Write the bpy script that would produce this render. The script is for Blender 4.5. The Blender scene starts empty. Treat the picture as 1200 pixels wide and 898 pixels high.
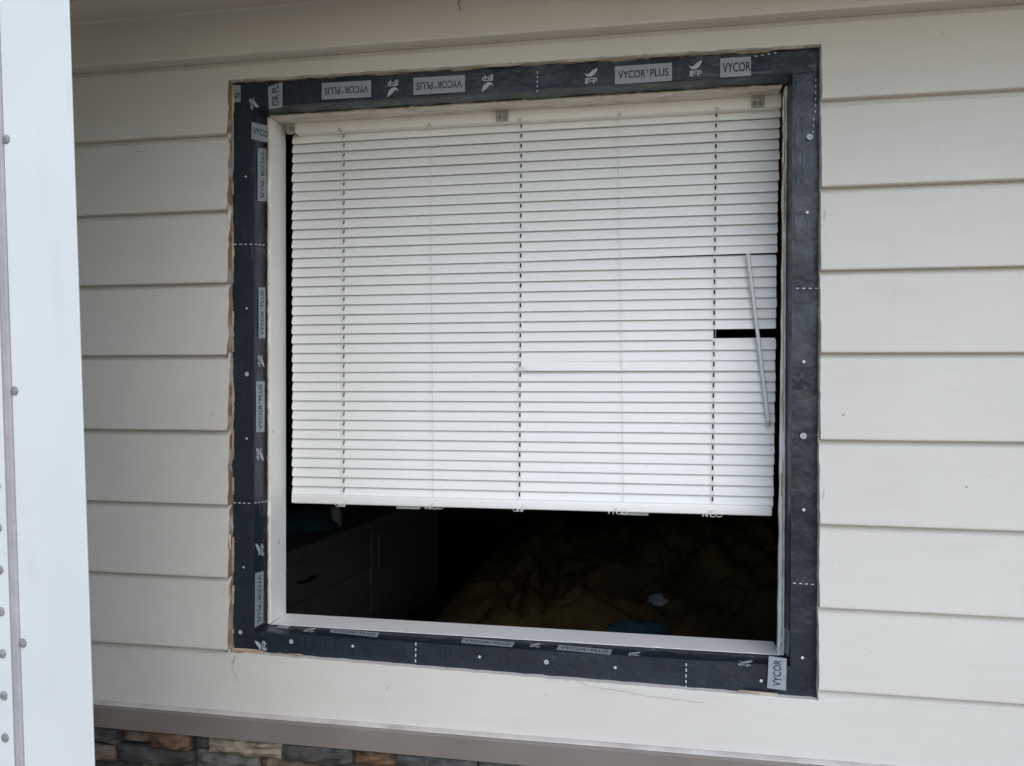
import bpy, bmesh, math, random
from mathutils import Vector, Matrix, noise
random.seed(7)
S = bpy.context.scene
COL = S.collection
# ------------------------------------------------------------------ camera
ZC = 1.55                                   # eye height above the ground
YAW, PITCH, ROLL, DIST = math.radians(9.7057), math.radians(-0.4188), math.radians(0.1024), 1.43691
FPX, CX, CY = 890.0, 600.0, 449.0
fw = Vector((-math.sin(YAW)*math.cos(PITCH), math.cos(YAW)*math.cos(PITCH), math.sin(PITCH)))
rt = Vector((math.cos(YAW), math.sin(YAW), 0)); up = rt.cross(fw)
rt = rt*math.cos(ROLL) + up*math.sin(ROLL); up = rt.cross(fw)
EYE = Vector((0, -DIST, ZC))
cam = bpy.data.cameras.new('camera'); camo = bpy.data.objects.new('camera', cam); COL.objects.link(camo)
cam.sensor_width = 36; cam.lens = FPX/1200*36; cam.clip_end = 500; cam.clip_start = 0.02
m = Matrix((rt, up, -fw)).transposed().to_4x4(); m.translation = EYE
camo.matrix_world = m
S.camera = camo
# ------------------------------------------------------------------ sky, sun, exposure
SUN_EL, SUN_AZ = math.radians(42), math.radians(152)   # azimuth clockwise from +Y
w = bpy.data.worlds.new('World'); S.world = w; w.use_nodes = True
nt = w.node_tree; bg = nt.nodes['Background']
sky = nt.nodes.new('ShaderNodeTexSky'); sky.sky_type = 'NISHITA'; sky.sun_disc = False
sky.sun_elevation = SUN_EL; sky.sun_rotation = SUN_AZ; sky.air_density = 1.0; sky.dust_density = 0.8; sky.ozone_density = 1.0
nt.links.new(sky.outputs[0], bg.inputs[0]); bg.inputs[1].default_value = 0.10
sun = bpy.data.lights.new('sun', 'SUN'); sun.energy = 0.5; sun.angle = math.radians(60); sun.color = (1, .99, .97)
suno = bpy.data.objects.new('sun', sun); COL.objects.link(suno)
sd = Vector((math.sin(SUN_AZ)*math.cos(SUN_EL), math.cos(SUN_AZ)*math.cos(SUN_EL), math.sin(SUN_EL)))
suno.rotation_euler = sd.to_track_quat('Z', 'Y').to_euler(); suno.location = (3, -4, 6)
S.view_settings.view_transform = 'Standard'; S.view_settings.look = 'None'
S.view_settings.exposure = 1.25; S.view_settings.gamma = 1
S.render.engine = 'CYCLES'

# ------------------------------------------------------------------ helpers
def ray(px, py): return rt*((px-CX)/FPX) - up*((py-CY)/FPX) + fw
def W(px, py, d):                            # pixel -> point on the wall-parallel plane y = d
    r = ray(px, py); return EYE + r*((d+DIST)/r.y)
def onplane(px, py, p0, n):
    r = ray(px, py); return EYE + r*((p0-EYE).dot(n)/r.dot(n))
def tag(o, label=None, cat=None, group=None, kind=None):
    if label: o['label'] = label
    if cat: o['category'] = cat
    if group: o['group'] = group
    if kind: o['kind'] = kind
    return o
def empty(name, loc=(0,0,0)):
    o = bpy.data.objects.new(name, None); COL.objects.link(o); o.location = loc; o.empty_display_size = .1
    return o
def link(name, me, parent=None, loc=None):
    o = bpy.data.objects.new(name, me); COL.objects.link(o)
    if parent is not None:
        o.parent = parent
        o.matrix_parent_inverse = Matrix.Translation(-world_loc(parent))
    if loc is not None: o.location = loc
    return o
def world_loc(o):
    v = Vector(o.location)
    return v
def mesh(name, vs, fs, mats, parent=None, idx=None, smooth=False, loc=None):
    me = bpy.data.meshes.new(name); me.from_pydata([tuple(v) for v in vs], [], fs)
    if not isinstance(mats, (list, tuple)): mats = [mats]
    for q in mats: me.materials.append(q)
    if idx: me.polygons.foreach_set('material_index', idx)
    if smooth: me.polygons.foreach_set('use_smooth', [True]*len(me.polygons))
    me.update()
    return link(name, me, parent, loc)
def bm_obj(name, bm, mats, parent=None, smooth=False, loc=None):
    me = bpy.data.meshes.new(name); bmesh.ops.recalc_face_normals(bm, faces=bm.faces); bm.to_mesh(me); bm.free()
    if not isinstance(mats, (list, tuple)): mats = [mats]
    for q in mats: me.materials.append(q)
    if smooth: me.polygons.foreach_set('use_smooth', [True]*len(me.polygons))
    return link(name, me, parent, loc)
def bm_box(bm, x0, x1, y0, y1, z0, z1, bev=0, seg=2):
    r = bmesh.ops.create_cube(bm, size=1)
    for v in r['verts']:
        v.co = Vector(((x0+x1)/2 + v.co.x*(x1-x0), (y0+y1)/2 + v.co.y*(y1-y0), (z0+z1)/2 + v.co.z*(z1-z0)))
    if bev:
        es = list({e for v in r['verts'] for e in v.link_edges})
        bmesh.ops.bevel(bm, geom=es, offset=bev, segments=seg, profile=.5, affect='EDGES')
def box(name, x0, x1, y0, y1, z0, z1, mat, parent=None, bev=0, seg=2):
    bm = bmesh.new(); bm_box(bm, x0, x1, y0, y1, z0, z1, bev, seg)
    return bm_obj(name, bm, mat, parent)
def tube(name, pts, r, mat, parent=None, n=6, closed_ends=True):
    vs, fs = [], []
    pts = [Vector(p) for p in pts]
    for i, p in enumerate(pts):
        t = (pts[min(i+1, len(pts)-1)] - pts[max(i-1, 0)]).normalized()
        a = t.orthogonal().normalized() if abs(t.y) > .9 else t.cross(Vector((0,1,0))).normalized()
        b = t.cross(a)
        for k in range(n):
            an = 2*math.pi*k/n; vs.append(p + (a*math.cos(an) + b*math.sin(an))*r)
    for i in range(len(pts)-1):
        for k in range(n):
            fs.append((i*n+k, i*n+(k+1)%n, (i+1)*n+(k+1)%n, (i+1)*n+k))
    if closed_ends:
        fs.append(tuple(range(n))[::-1]); fs.append(tuple((len(pts)-1)*n+k for k in range(n)))
    return mesh(name, vs, fs, mat, parent, smooth=True)
def nz(x, y=0, z=0): return noise.noise(Vector((x, y, z)))

# ------------------------------------------------------------------ materials
def mat(name, col, rough=.6, spec=.5, metallic=0):
    q = bpy.data.materials.new(name); q.use_nodes = True
    b = q.node_tree.nodes['Principled BSDF']
    b.inputs['Base Color'].default_value = (*col, 1); b.inputs['Roughness'].default_value = rough
    b.inputs['Specular IOR Level'].default_value = spec; b.inputs['Metallic'].default_value = metallic
    return q
class NT:
    def __init__(s, q): s.t = q.node_tree; s.b = s.t.nodes['Principled BSDF']; s.co = s.n('ShaderNodeTexCoord').outputs['Object']
    def n(s, ty, **kw):
        o = s.t.nodes.new(ty)
        for k, v in kw.items(): setattr(o, k, v)
        return o
    def l(s, a, b): s.t.links.new(a, b)
    def map(s, scale, loc=(0,0,0)):
        mp = s.n('ShaderNodeMapping'); mp.inputs['Scale'].default_value = scale; mp.inputs['Location'].default_value = loc
        s.l(s.co, mp.inputs[0]); return mp.outputs[0]
    def noise(s, scale, detail=4, vec=None, rough=.55):
        o = s.n('ShaderNodeTexNoise'); o.inputs['Scale'].default_value = scale; o.inputs['Detail'].default_value = detail
        o.inputs['Roughness'].default_value = rough
        s.l(vec if vec is not None else s.co, o.inputs['Vector']); return o.outputs['Fac']
    def ramp(s, fac, stops):
        o = s.n('ShaderNodeValToRGB'); e = o.color_ramp.elements
        while len(e) < len(stops): e.new(.5)
        for k, (p, c) in enumerate(stops):
            e[k].position = p; e[k].color = (*c, 1) if isinstance(c, tuple) else (c, c, c, 1)
        s.l(fac, o.inputs[0]); return o.outputs[0]
    def mix(s, fac, a, b, mode='MIX'):
        o = s.n('ShaderNodeMix', data_type='RGBA', blend_type=mode)
        if isinstance(fac, (int, float)): o.inputs[0].default_value = fac
        else: s.l(fac, o.inputs[0])
        for i, v in ((6, a), (7, b)):
            if isinstance(v, tuple): o.inputs[i].default_value = (*v, 1)
            else: s.l(v, o.inputs[i])
        return o.outputs[2]
    def bump(s, h, strength, dist, prev=None):
        o = s.n('ShaderNodeBump'); o.inputs['Strength'].default_value = strength; o.inputs['Distance'].default_value = dist
        s.l(h, o.inputs['Height'])
        if prev is not None: s.l(prev, o.inputs['Normal'])
        return o.outputs[0]
    def col(s, c): s.l(c, s.b.inputs['Base Color'])
    def nrm(s, c): s.l(c, s.b.inputs['Normal'])
    def rgh(s, c): s.l(c, s.b.inputs['Roughness'])

def m_siding():
    q = mat('siding_paint', (.6, .58, .53), .55, .35); t = NT(q)
    big = t.noise(2.3, 5)
    base = t.ramp(big, [(.3, (.60, .577, .532)), (.7, (.65, .628, .583))])
    streak = t.noise(1, 6, t.map((6, 6, 38)))
    base = t.mix(t.ramp(streak, [(.52, 0.0), (.75, .2)]), base, (.50, .475, .42))
    vert = t.noise(1, 5, t.map((19, 19, 7)))
    base = t.mix(t.ramp(vert, [(.6, 0.0), (.85, .2)]), base, (.42, .40, .36))
    # fly specks and small chips
    vor = t.n('ShaderNodeTexVoronoi'); vor.inputs['Scale'].default_value = 13; t.l(t.co, vor.inputs['Vector'])
    sp = t.ramp(vor.outputs['Distance'], [(.018, 1.0), (.034, 0.0)])
    gate = t.ramp(t.noise(4, 2), [(.54, 0.0), (.6, 1.0)])
    base = t.mix(t.mix(1.0, sp, gate, 'MULTIPLY'), base, (.12, .10, .085))
    vor2 = t.n('ShaderNodeTexVoronoi'); vor2.inputs['Scale'].default_value = 42; t.l(t.map((.6, 1, 1), (3, 1, 2)), vor2.inputs['Vector'])
    sp2 = t.ramp(vor2.outputs['Distance'], [(.05, 1.0), (.1, 0.0)])
    gate2 = t.ramp(t.noise(7, 3), [(.56, 0.0), (.66, .7)])
    base = t.mix(t.mix(1.0, sp2, gate2, 'MULTIPLY'), base, (.38, .35, .3))
    t.col(base)
    b1 = t.bump(t.noise(1, 6, t.map((12, 40, 160))), .25, .0012)
    b2 = t.bump(t.noise(9, 4), .35, .004, b1)
    b3 = t.bump(t.noise(260, 3), .12, .0006, b2)
    t.nrm(b3); t.rgh(t.ramp(big, [(.2, .48), (.8, .66)]))
    return q
def m_wood(name, a, b_, c=None, scale=(40, 40, 6), rough=.8):
    q = mat(name, a, rough, .2); t = NT(q)
    n1 = t.noise(1, 6, t.map(scale)); n2 = t.noise(18, 5)
    base = t.ramp(n1, [(.3, a), (.7, b_)])
    if c: base = t.mix(t.ramp(n2, [(.5, 0.0), (.62, 1.0)]), base, c)
    t.col(base); t.nrm(t.bump(n1, .6, .002, t.bump(n2, .4, .002)))
    return q
def m_tape():
    q = mat('tape_plastic', (.02, .025, .035), .42, .5); t = NT(q)
    n = t.noise(3.5, 4); t.col(t.ramp(n, [(.3, (.010, .0155, .026)), (.7, (.017, .0245, .038))]))
    t.rgh(t.ramp(t.noise(25, 5), [(.3, .27), (.7, .48)]))
    mp = t.n('ShaderNodeMapping'); mp.inputs['Rotation'].default_value = (0, .9, 0); mp.inputs['Scale'].default_value = (30, 8, 4); t.l(t.co, mp.inputs[0])
    b0 = t.bump(t.ramp(t.noise(1, 3, mp.outputs[0]), [(.47, 0.0), (.5, 1.0), (.53, 0.0)]), .12, .003)
    b1 = t.bump(t.noise(8, 4), 1.0, .013, b0); b2 = t.bump(t.noise(1, 5, t.map((90, 90, 12))), .12, .002, b1)
    t.nrm(b2); return q
def m_print(name, col):
    q = mat(name, col, .5, .4); t = NT(q); n = t.noise(350, 3)
    t.col(t.ramp(n, [(.35, tuple(c*.78 for c in col)), (.65, tuple(min(1, c*1.1) for c in col))])); return q
def m_jamb():
    q = mat('old_white_paint', (.66, .65, .61), .5, .4); t = NT(q)
    a = t.ramp(t.noise(6, 4), [(.3, (.74, .735, .71)), (.7, (.82, .815, .79))])
    ch = t.ramp(t.noise(38, 6, None, .7), [(.66, 0.0), (.71, 1.0)])
    t.col(t.mix(ch, a, (.38, .29, .20)))
    t.nrm(t.bump(t.noise(60, 5), .3, .0015, t.bump(t.noise(8, 3), .5, .004))); return q
def m_headwood():
    q = mat('torn_head_wood', (.6, .55, .45), .7, .2); t = NT(q)
    n = t.noise(1, 6, t.map((14, 90, 260)), .65)
    c = t.ramp(n, [(.30, (.38, .28, .20)), (.40, (.60, .52, .43)), (.54, (.72, .69, .62))])
    t.col(c); t.nrm(t.bump(n, .8, .004)); return q
def m_blind():
    q = mat('blind_vinyl', (.80, .80, .78), .42, .45); t = NT(q)
    t.col(t.ramp(t.noise(5, 4), [(.3, (.86, .855, .825)), (.7, (.90, .895, .87))])); return q
def m_trim():
    q = mat('taupe_trim_paint', (.16, .14, .125), .6, .3); t = NT(q)
    t.col(t.ramp(t.noise(7, 6), [(.3, (.185, .160, .143)), (.7, (.225, .197, .178))]))
    t.nrm(t.bump(t.noise(1, 5, t.map((20, 60, 200))), .2, .0015)); return q
def m_stone(name, a, b_, c):
    q = mat(name, a, .75, .35); t = NT(q)
    n = t.noise(1, 7, t.map((22, 40, 70)), .65); n2 = t.noise(24, 5)
    base = t.mix(t.ramp(n2, [(.5, 0.0), (.66, 1.0)]), t.ramp(n, [(.35, a), (.65, b_)]), c)
    t.col(base); t.nrm(t.bump(n, .9, .006, t.bump(n2, .6, .005))); t.rgh(t.ramp(n, [(.3, .5), (.7, .85)])); return q
def m_panel():
    q = mat('white_sheet_metal', (.8, .81, .81), .3, .5); t = NT(q)
    c = t.ramp(t.noise(5, 5), [(.3, (.70, .725, .715)), (.75, (.765, .785, .775))])
    st = t.noise(1, 5, t.map((40, 40, 5)))
    c = t.mix(t.ramp(st, [(.55, 0.0), (.8, .3)]), c, (.58, .6, .60))
    vor = t.n('ShaderNodeTexVoronoi'); vor.inputs['Scale'].default_value = 17; t.l(t.co, vor.inputs['Vector'])
    sp = t.ramp(vor.outputs['Distance'], [(.02, 1.0), (.045, 0.0)])
    c = t.mix(t.mix(1.0, sp, t.ramp(t.noise(6, 2), [(.52, 0.0), (.6, 1.0)]), 'MULTIPLY'), c, (.2, .19, .18))
    t.col(c); t.nrm(t.bump(t.noise(6, 3), .25, .004)); t.rgh(t.ramp(t.noise(20, 4), [(.3, .28), (.7, .45)])); return q
def m_noisy(name, a, b_, scale=20, rough=.8, bump=.4, dist=.004, vec=None):
    q = mat(name, a, rough, .3); t = NT(q); n = t.noise(scale, 5)
    t.col(t.ramp(n, [(.3, a), (.7, b_)])); t.nrm(t.bump(n, bump, dist)); return q

M = dict(
 siding=m_siding(), raw=m_wood('raw_cut_wood', (.20, .135, .085), (.33, .24, .165), (.46, .42, .36)),
 splint=m_wood('splintered_wood', (.38, .27, .185), (.52, .42, .32)),
 flake=m_noisy('cream_paint_flake', (.62, .59, .50), (.72, .69, .6), 60, .6, .5),
 sheath=m_wood('sheathing_board', (.16, .10, .06), (.28, .18, .11), (.10, .07, .05)),
 tape=m_tape(), lab=m_print('label_print_grey', (.30, .335, .37)), ink=mat('label_ink', (.018, .019, .034), .6, .3),
 white=m_print('white_print', (.44, .47, .50)), dot=mat('white_dot_print', (.52, .55, .58), .5),
 jamb=m_jamb(), head=m_headwood(), blind=m_blind(), cord=mat('white_cord', (.74, .74, .72), .8),
 rail=mat('blind_rail_paint', (.88, .875, .85), .35, .5),
 trim=m_trim(), panel=m_panel(),
 rivet=m_noisy('rivet_metal', (.20, .20, .20), (.34, .34, .34), 200, .35, .2, .001),
 seal=m_noisy('grey_aluminium_trim', (.36, .34, .35), (.46, .44, .45), 30, .4, .2, .002),
 dark=mat('dark_gap_rubber', (.03, .025, .025), .8),
 concrete=m_noisy('concrete', (.35, .265, .175), (.46, .36, .25), 3, .9, .5, .004),
 soffit=m_noisy('soffit_paint', (.56, .53, .48), (.62, .59, .54), 5, .6, .3, .004),
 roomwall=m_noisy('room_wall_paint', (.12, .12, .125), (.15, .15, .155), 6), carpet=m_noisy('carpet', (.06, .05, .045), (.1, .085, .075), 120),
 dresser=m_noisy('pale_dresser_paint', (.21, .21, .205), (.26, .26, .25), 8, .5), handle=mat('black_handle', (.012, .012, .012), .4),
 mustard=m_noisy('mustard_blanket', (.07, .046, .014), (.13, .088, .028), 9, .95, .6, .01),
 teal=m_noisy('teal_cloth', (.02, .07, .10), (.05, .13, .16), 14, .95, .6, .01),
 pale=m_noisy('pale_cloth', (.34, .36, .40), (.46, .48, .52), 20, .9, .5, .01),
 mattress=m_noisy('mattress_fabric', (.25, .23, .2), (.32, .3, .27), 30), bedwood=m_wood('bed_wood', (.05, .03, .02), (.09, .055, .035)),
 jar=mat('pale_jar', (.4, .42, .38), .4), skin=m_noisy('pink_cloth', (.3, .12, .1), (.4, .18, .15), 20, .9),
)
q = mat('clear_plastic', (.86, .9, .88), .12, .6); bs = q.node_tree.nodes['Principled BSDF']
bs.inputs['Transmission Weight'].default_value = .75; bs.inputs['IOR'].default_value = 1.45; M['clear'] = q
STONES = [m_stone('stone_charcoal', (.035, .033, .033), (.09, .085, .082), (.055, .045, .04)),
          m_stone('stone_rust', (.09, .055, .034), (.20, .115, .062), (.06, .04, .03)),
          m_stone('stone_tan', (.22, .18, .135), (.36, .31, .245), (.16, .13, .10)),
          m_stone('stone_brown', (.11, .075, .05), (.21, .15, .105), (.17, .15, .13)),
          m_stone('stone_grey', (.10, .10, .092), (.18, .175, .16), (.07, .07, .065))]

# ------------------------------------------------------------------ the setting
ground = mesh('ground', [(-60,-60,0),(60,-60,0),(60,60,0),(-60,60,0)], [(0,1,2,3)], M['concrete']); tag(ground, kind='structure')

house = empty('house', (0, .1, 0)); tag(house, 'cream lap-sided house wall with stone base and cut-out window opening', 'house')
LAP = [.65015,.49970,.34301,.19395,.04485,-.11062,-.26372,-.41400,-.56308]
LAP = [z+ZC for z in LAP]
XL, XR = -.8388, .3167
ZTL, ZTR = W(272, 95, .012).z, W(962, 53, .012).z
ZBL, ZBR = W(275, 764, .014).z, W(958, 820, .014).z
def ztop(x): return ZTL + (x-XL)/(XR-XL)*(ZTR-ZTL)
def zbot(x): return ZBL + (x-XL)/(XR-XL)*(ZBR-ZBL)
OV = .014
YB = .026                                     # sheathing plane
X0, X1 = -3.4, 3.0
def frange(a, b, step):
    n = max(1, int(round((b-a)/step))); return [a+(b-a)*i/n for i in range(n+1)]
def siding_board(zb, zt, x0, x1, cutL=False, cutR=False, notch=None, y0=0.0, y1=.012, seed=0, cove=.011):
    """front grid with real butt thickness; raw sawn faces where the opening was cut"""
    ze = zt-OV if cove else zt
    step = .012
    if notch is None:
        xs = frange(x0, x1, .09)
        if cutL: xs[0] = XR
        if cutR: xs[-1] = XL
    else:
        xs = frange(x0, XL, .09) + frange(XL, XR, step)[1:] + frange(XR, x1, .09)[1:]
    zs = [zb, zb+.0015] + frange(zb+.004, ze-cove-.001, .0125)
    if cove: zs += [ze-cove+cove*k/4 for k in range(1, 5)]
    zs += [zt]
    if notch:
        zl = (ztop(XL)+ztop(XR))/2 if notch == 'top' else (zbot(XL)+zbot(XR))/2
        zs = sorted([z for z in zs if abs(z-zl) > .0085 or z in (zb, zt)] + [zl]); jn = zs.index(zl)
    def yprof(z):
        v = y0 + (y1-y0)*(z-zb)/(zt-zb)
        if z < zb+.003: v += .0022*(1-(z-zb)/.003)**2
        if cove and z > ze-cove: v += .0065*min(1, (z-ze+cove)/cove)**.65
        return v
    vs, fs, idx = [], [], []
    nx, nzc = len(xs), len(zs)
    for j, z in enumerate(zs):
        t = (z-zb)/(zt-zb)
        for i, x in enumerate(xs):
            xx, zz = x, z
            # wander of the long lower edge, fading upward
            zz += .0011*nz(x*2.1, seed*3.7)*(1-t)
            dy = .0012*nz(x*1.3, seed*1.9, z*3)
            if abs(x-XL) < 1e-6 and (cutR or notch): xx += .0030*nz(z*45, 1.3, seed) + .0018*nz(z*190, 5, seed)
            if abs(x-XR) < 1e-6 and (cutL or notch): xx += .0016*nz(z*55, 8.3, seed)
            vs.append([xx, yprof(z) + dy, zz])
    keep = set()
    for j in range(nzc-1):
        for i in range(nx-1):
            xc = (xs[i]+xs[i+1])/2
            cut = notch and XL < xc < XR and ((notch == 'top' and j < jn) or (notch == 'bot' and j >= jn))
            if not cut: keep.add((i, j))
    if notch:                                   # the sawn line itself
        for i, x in enumerate(xs):
            if XL-1e-6 <= x <= XR+1e-6:
                tgt = ztop(x) if notch == 'top' else zbot(x)
                vs[jn*nx+i][2] = tgt + .0018*nz(x*38, 3, seed) + .0008*nz(x*120, 6, seed)
    for (i, j) in sorted(keep):
        a = j*nx+i; fs.append((a, a+1, a+nx+1, a+nx)); idx.append(0)
    cnt = {}
    for f in fs:
        for k in range(4):
            e = (f[k], f[(k+1) % 4]); cnt.setdefault(tuple(sorted(e)), []).append(e)
    back = {}
    def bk(v):
        if v not in back: back[v] = len(vs); vs.append([vs[v][0], YB-.001, vs[v][2]])
        return back[v]
    for key, es in cnt.items():
        if len(es) == 1:
            a, b = es[0]
            fs.append((b, a, bk(a), bk(b)))
            mx, mz = (vs[a][0]+vs[b][0])/2, (vs[a][2]+vs[b][2])/2
            raw = (XL-.02 < mx < XR+.02) and (zbot(mx)-.02 < mz < ztop(mx)+.02) and not (notch == 'bot' and mz < zb+.003 and False)
            # butt underside of ordinary laps stays painted
            hor = abs(vs[a][2]-vs[b][2]) < abs(vs[a][0]-vs[b][0])
            if notch is None and hor: raw = False
            if mx > XR-.03 or (notch == 'bot' and mx > XL+.02): raw = False
            idx.append((2 if notch == 'top' and hor else 1) if raw else 0)
    return mesh('siding_board', vs, fs, [M['siding'], M['raw'], M['head']], house, idx)
siding_board(LAP[0], ZC+.7445, X0, X1, y0=-.018, y1=-.010, seed=1, cove=0)          # frieze above the top lap
siding_board(LAP[1], LAP[0]+OV, X0, X1, notch='top', seed=2)
for k in range(2, 9):
    siding_board(LAP[k], LAP[k-1]+OV, X0, XL, cutR=True, seed=10+k)
    siding_board(LAP[k], LAP[k-1]+OV, XR, X1, cutL=True, seed=30+k)
ZTRIM = ZC-.690
siding_board(ZTRIM-.01, LAP[8]+OV, X0, X1, notch='bot', seed=50, y0=.001)

# taupe band with its little sloped ledge
def prism(name, prof, x0, x1, mt, parent, n=1, wob=0, seed=0):
    vs, fs = [], []; xs = [x0+(x1-x0)*i/n for i in range(n+1)]; k = len(prof)
    for x in xs:
        for (y, z) in prof: vs.append((x, y+wob*nz(x*3, seed), z+wob*nz(x*2.2, seed+9)))
    for i in range(n):
        for j in range(k): fs.append((i*k+j, (i+1)*k+j, (i+1)*k+(j+1)%k, i*k+(j+1)%k))
    fs.append(tuple(range(k))); fs.append(tuple(n*k+j for j in range(k))[::-1])
    bm = bmesh.new(); bv = [bm.verts.new(v) for v in vs]
    for f in fs: bm.faces.new([bv[i] for i in f])
    return bm_obj(name, bm, mt, parent)
tb = W(110, 852, -.015).z
prism('band_board', [(-.015, tb), (YB, tb), (YB, ZTRIM+.001), (-.006, ZTRIM-.001), (-.012, ZTRIM-.002), (-.015, ZTRIM-.006)], X0, X1, M['trim'], house, 60, .0012)
prism('band_caulk', [(-.0105, ZTRIM-.0025), (-.002, ZTRIM-.0015), (.003, ZTRIM+.0028), (-.003, ZTRIM+.0022), (-.0085, ZTRIM+.0002)], X0, X1, m_noisy('ledge_caulk', (.40, .36, .34), (.60, .57, .54), 14, .6, .5), house, 160, .0006, 4)

# ledge stones under the band
def stone(x0, x1, z0, z1, y, mi, seed):
    nx_, nz_ = max(3, int((x1-x0)/.018)), 4
    vs, fs = [], []
    for j in range(nz_+1):
        for i in range(nx_+1):
            u, v = i/nx_, j/nz_
            ed = min(u*(x1-x0), (1-u)*(x1-x0), v*(z1-z0), (1-v)*(z1-z0))
            dy = .009*math.exp(-ed/.003) - .008*nz(u*(x1-x0)*45, v*(z1-z0)*70, seed) - .0045*nz(u*(x1-x0)*120, v*(z1-z0)*160, seed+4)
            vs.append((x0+(x1-x0)*u+.0012*nz(v*4, seed), y+dy, z0+(z1-z0)*v+.0014*nz(u*5, seed+2)))
    for j in range(nz_):
        for i in range(nx_): a = j*(nx_+1)+i; fs.append((a, a+1, a+nx_+2, a+nx_+1))
    ring = [i for i in range(nx_+1)] + [j*(nx_+1)+nx_ for j in range(1, nz_+1)] + [nz_*(nx_+1)+i for i in range(nx_-1, -1, -1)] + [j*(nx_+1) for j in range(nz_-1, 0, -1)]
    bk = []
    for r in ring: bk.append(len(vs)); vs.append((vs[r][0], .03, vs[r][2]))
    for k in range(len(ring)): a, b = ring[k], ring[(k+1) % len(ring)]; fs.append((b, a, bk[k], bk[(k+1) % len(ring)]))
    return mesh('stone', vs, fs, STONES[mi], house)
rows = [tb-.0005]; 
for hgt in (.037, .038, .034, .04, .036): rows.append(rows[-1]-hgt)
def bpx(px, py): return W(px, py, -.005).x
row1 = [(-1.6, 3), (bpx(60, 880), 0), (bpx(138.5, 865), 3), (bpx(178, 868), 1), (bpx(223, 873), 0), (bpx(244, 878), 2), (bpx(331, 880), 0), (bpx(414, 888), 1), (bpx(465, 892), 0), (bpx(560, 897), 4), (.1, 3), (.24, 0), (.36, 2), (.5, None)]
row2 = [(-1.6, 0), (bpx(50, 880), 3), (bpx(136, 880), 0), (bpx(227, 890), 4), (bpx(300, 896), 3), (bpx(372, 897), 0), (-.4, 2), (-.27, 0), (-.15, 1), (0, 4), (.17, 0), (.33, 3), (.5, None)]
def autorow(seed):
    r = random.Random(seed); x = -1.6; o = []
    while x < .45: o.append((x, r.choice([0, 0, 1, 2, 3, 4]))); x += r.uniform(.06, .17)
    return o + [(.5, None)]
for k, rw in enumerate([row1, row2, autorow(3), autorow(5), autorow(8)]):
    for i in range(len(rw)-1):
        stone(rw[i][0]+.0012, rw[i+1][0]-.0012, rows[k+1]+.0012, rows[k]-.0012, random.uniform(-.020, .008), rw[i][1], k*31+i*1.7)
box('foundation_wall', X0, X1, .03, .15, -.02, tb+.01, M['sheath'], house)
box('foundation_face', X0, X1, .004, .0295, -.02, rows[-1]-.002, STONES[4], house)
box('foundation_face', .503, X1, .003, .0292, rows[-1], tb-.002, STONES[4], house)

# eave: cove, soffit strip, soffit, fascia and roof slab
ZS = ZC+.745
prism('cove_moulding', [(-.006, ZS-.009), (.0, ZS-.009), (.02, ZS+.004), (-.016, ZS+.004), (-.015, ZS-.001)], X0, X1, M['soffit'], house, 40, .0006)
box('soffit_board', X0, X1, -.092, .03, ZS, ZS+.012, M['soffit'], house, .0015)
box('soffit_board', X0, X1, -.47, -.0955, ZS+.006, ZS+.018, M['soffit'], house, .0015)
box('fascia_board', X0, X1, -.495, -.4715, ZS-.02, ZS+.17, M['siding'], house, .002)
mesh('roof_deck', [(X0, -.56, ZS+.15), (X1, -.56, ZS+.15), (X1, 3.6, ZS+1.6), (X0, 3.6, ZS+1.6), (X0, -.56, ZS+.19), (X1, -.56, ZS+.19), (X1, 3.6, ZS+1.64), (X0, 3.6, ZS+1.64)],
     [(3,2,1,0), (4,5,6,7), (0,1,5,4), (1,2,6,5), (2,3,7,6), (3,0,4,7)], M['dark'], house)

# ------------------------------------------------------------------ opening geometry
D1, D2 = .079, .152
FL, FR = W(298, 450, YB).x, W(927.5, 450, YB).x                    # tape folds
FT = W(754, 97.5, YB).z; D1T = .074; FB = W(600, 760.5, YB).z
FTs = (W(930, 91, YB).z - W(320, 127, YB).z)/(FR-FL)
def fold_z(x, top): 
    if top: return W(700, 108, YB).z + .0*(x)
    return FB
DJ = .152
JL, JR = W(335, 450, DJ).x, W(916, 450, D1).x
SZ = (W(332, 716, DJ).z + W(910, 757, DJ).z)/2
JT = 9
HZ = FT-.0016
print('OPENING', FL, FR, FT-ZC, FB-ZC, JL, JR, SZ-ZC, HZ-ZC, 'top', ZTL-ZC, ZTR-ZC, 'bot', ZBL-ZC, ZBR-ZC)
for nm in ('rough wall framing',):
    OX0, OX1, OZ0, OZ1 = FL-.002, FR+.002, FB-.002, FT+.002
    box('wall_core', X0, OX0, YB+.001, D2, tb, ZS+.01, M['sheath'], house)
    box('wall_core', OX1, X1, YB+.001, D2, tb, ZS+.01, M['sheath'], house)
    box('wall_core', OX0, OX1, YB+.001, D1T-.002, OZ1, ZS+.01, M['sheath'], house)
    box('wall_core', OX0, OX1, D1T-.002, D2, OZ1+.031, ZS+.01, M['sheath'], house)
    box('wall_core', OX0, OX1, YB+.001, D2, tb, OZ0, M['sheath'], house)

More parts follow.
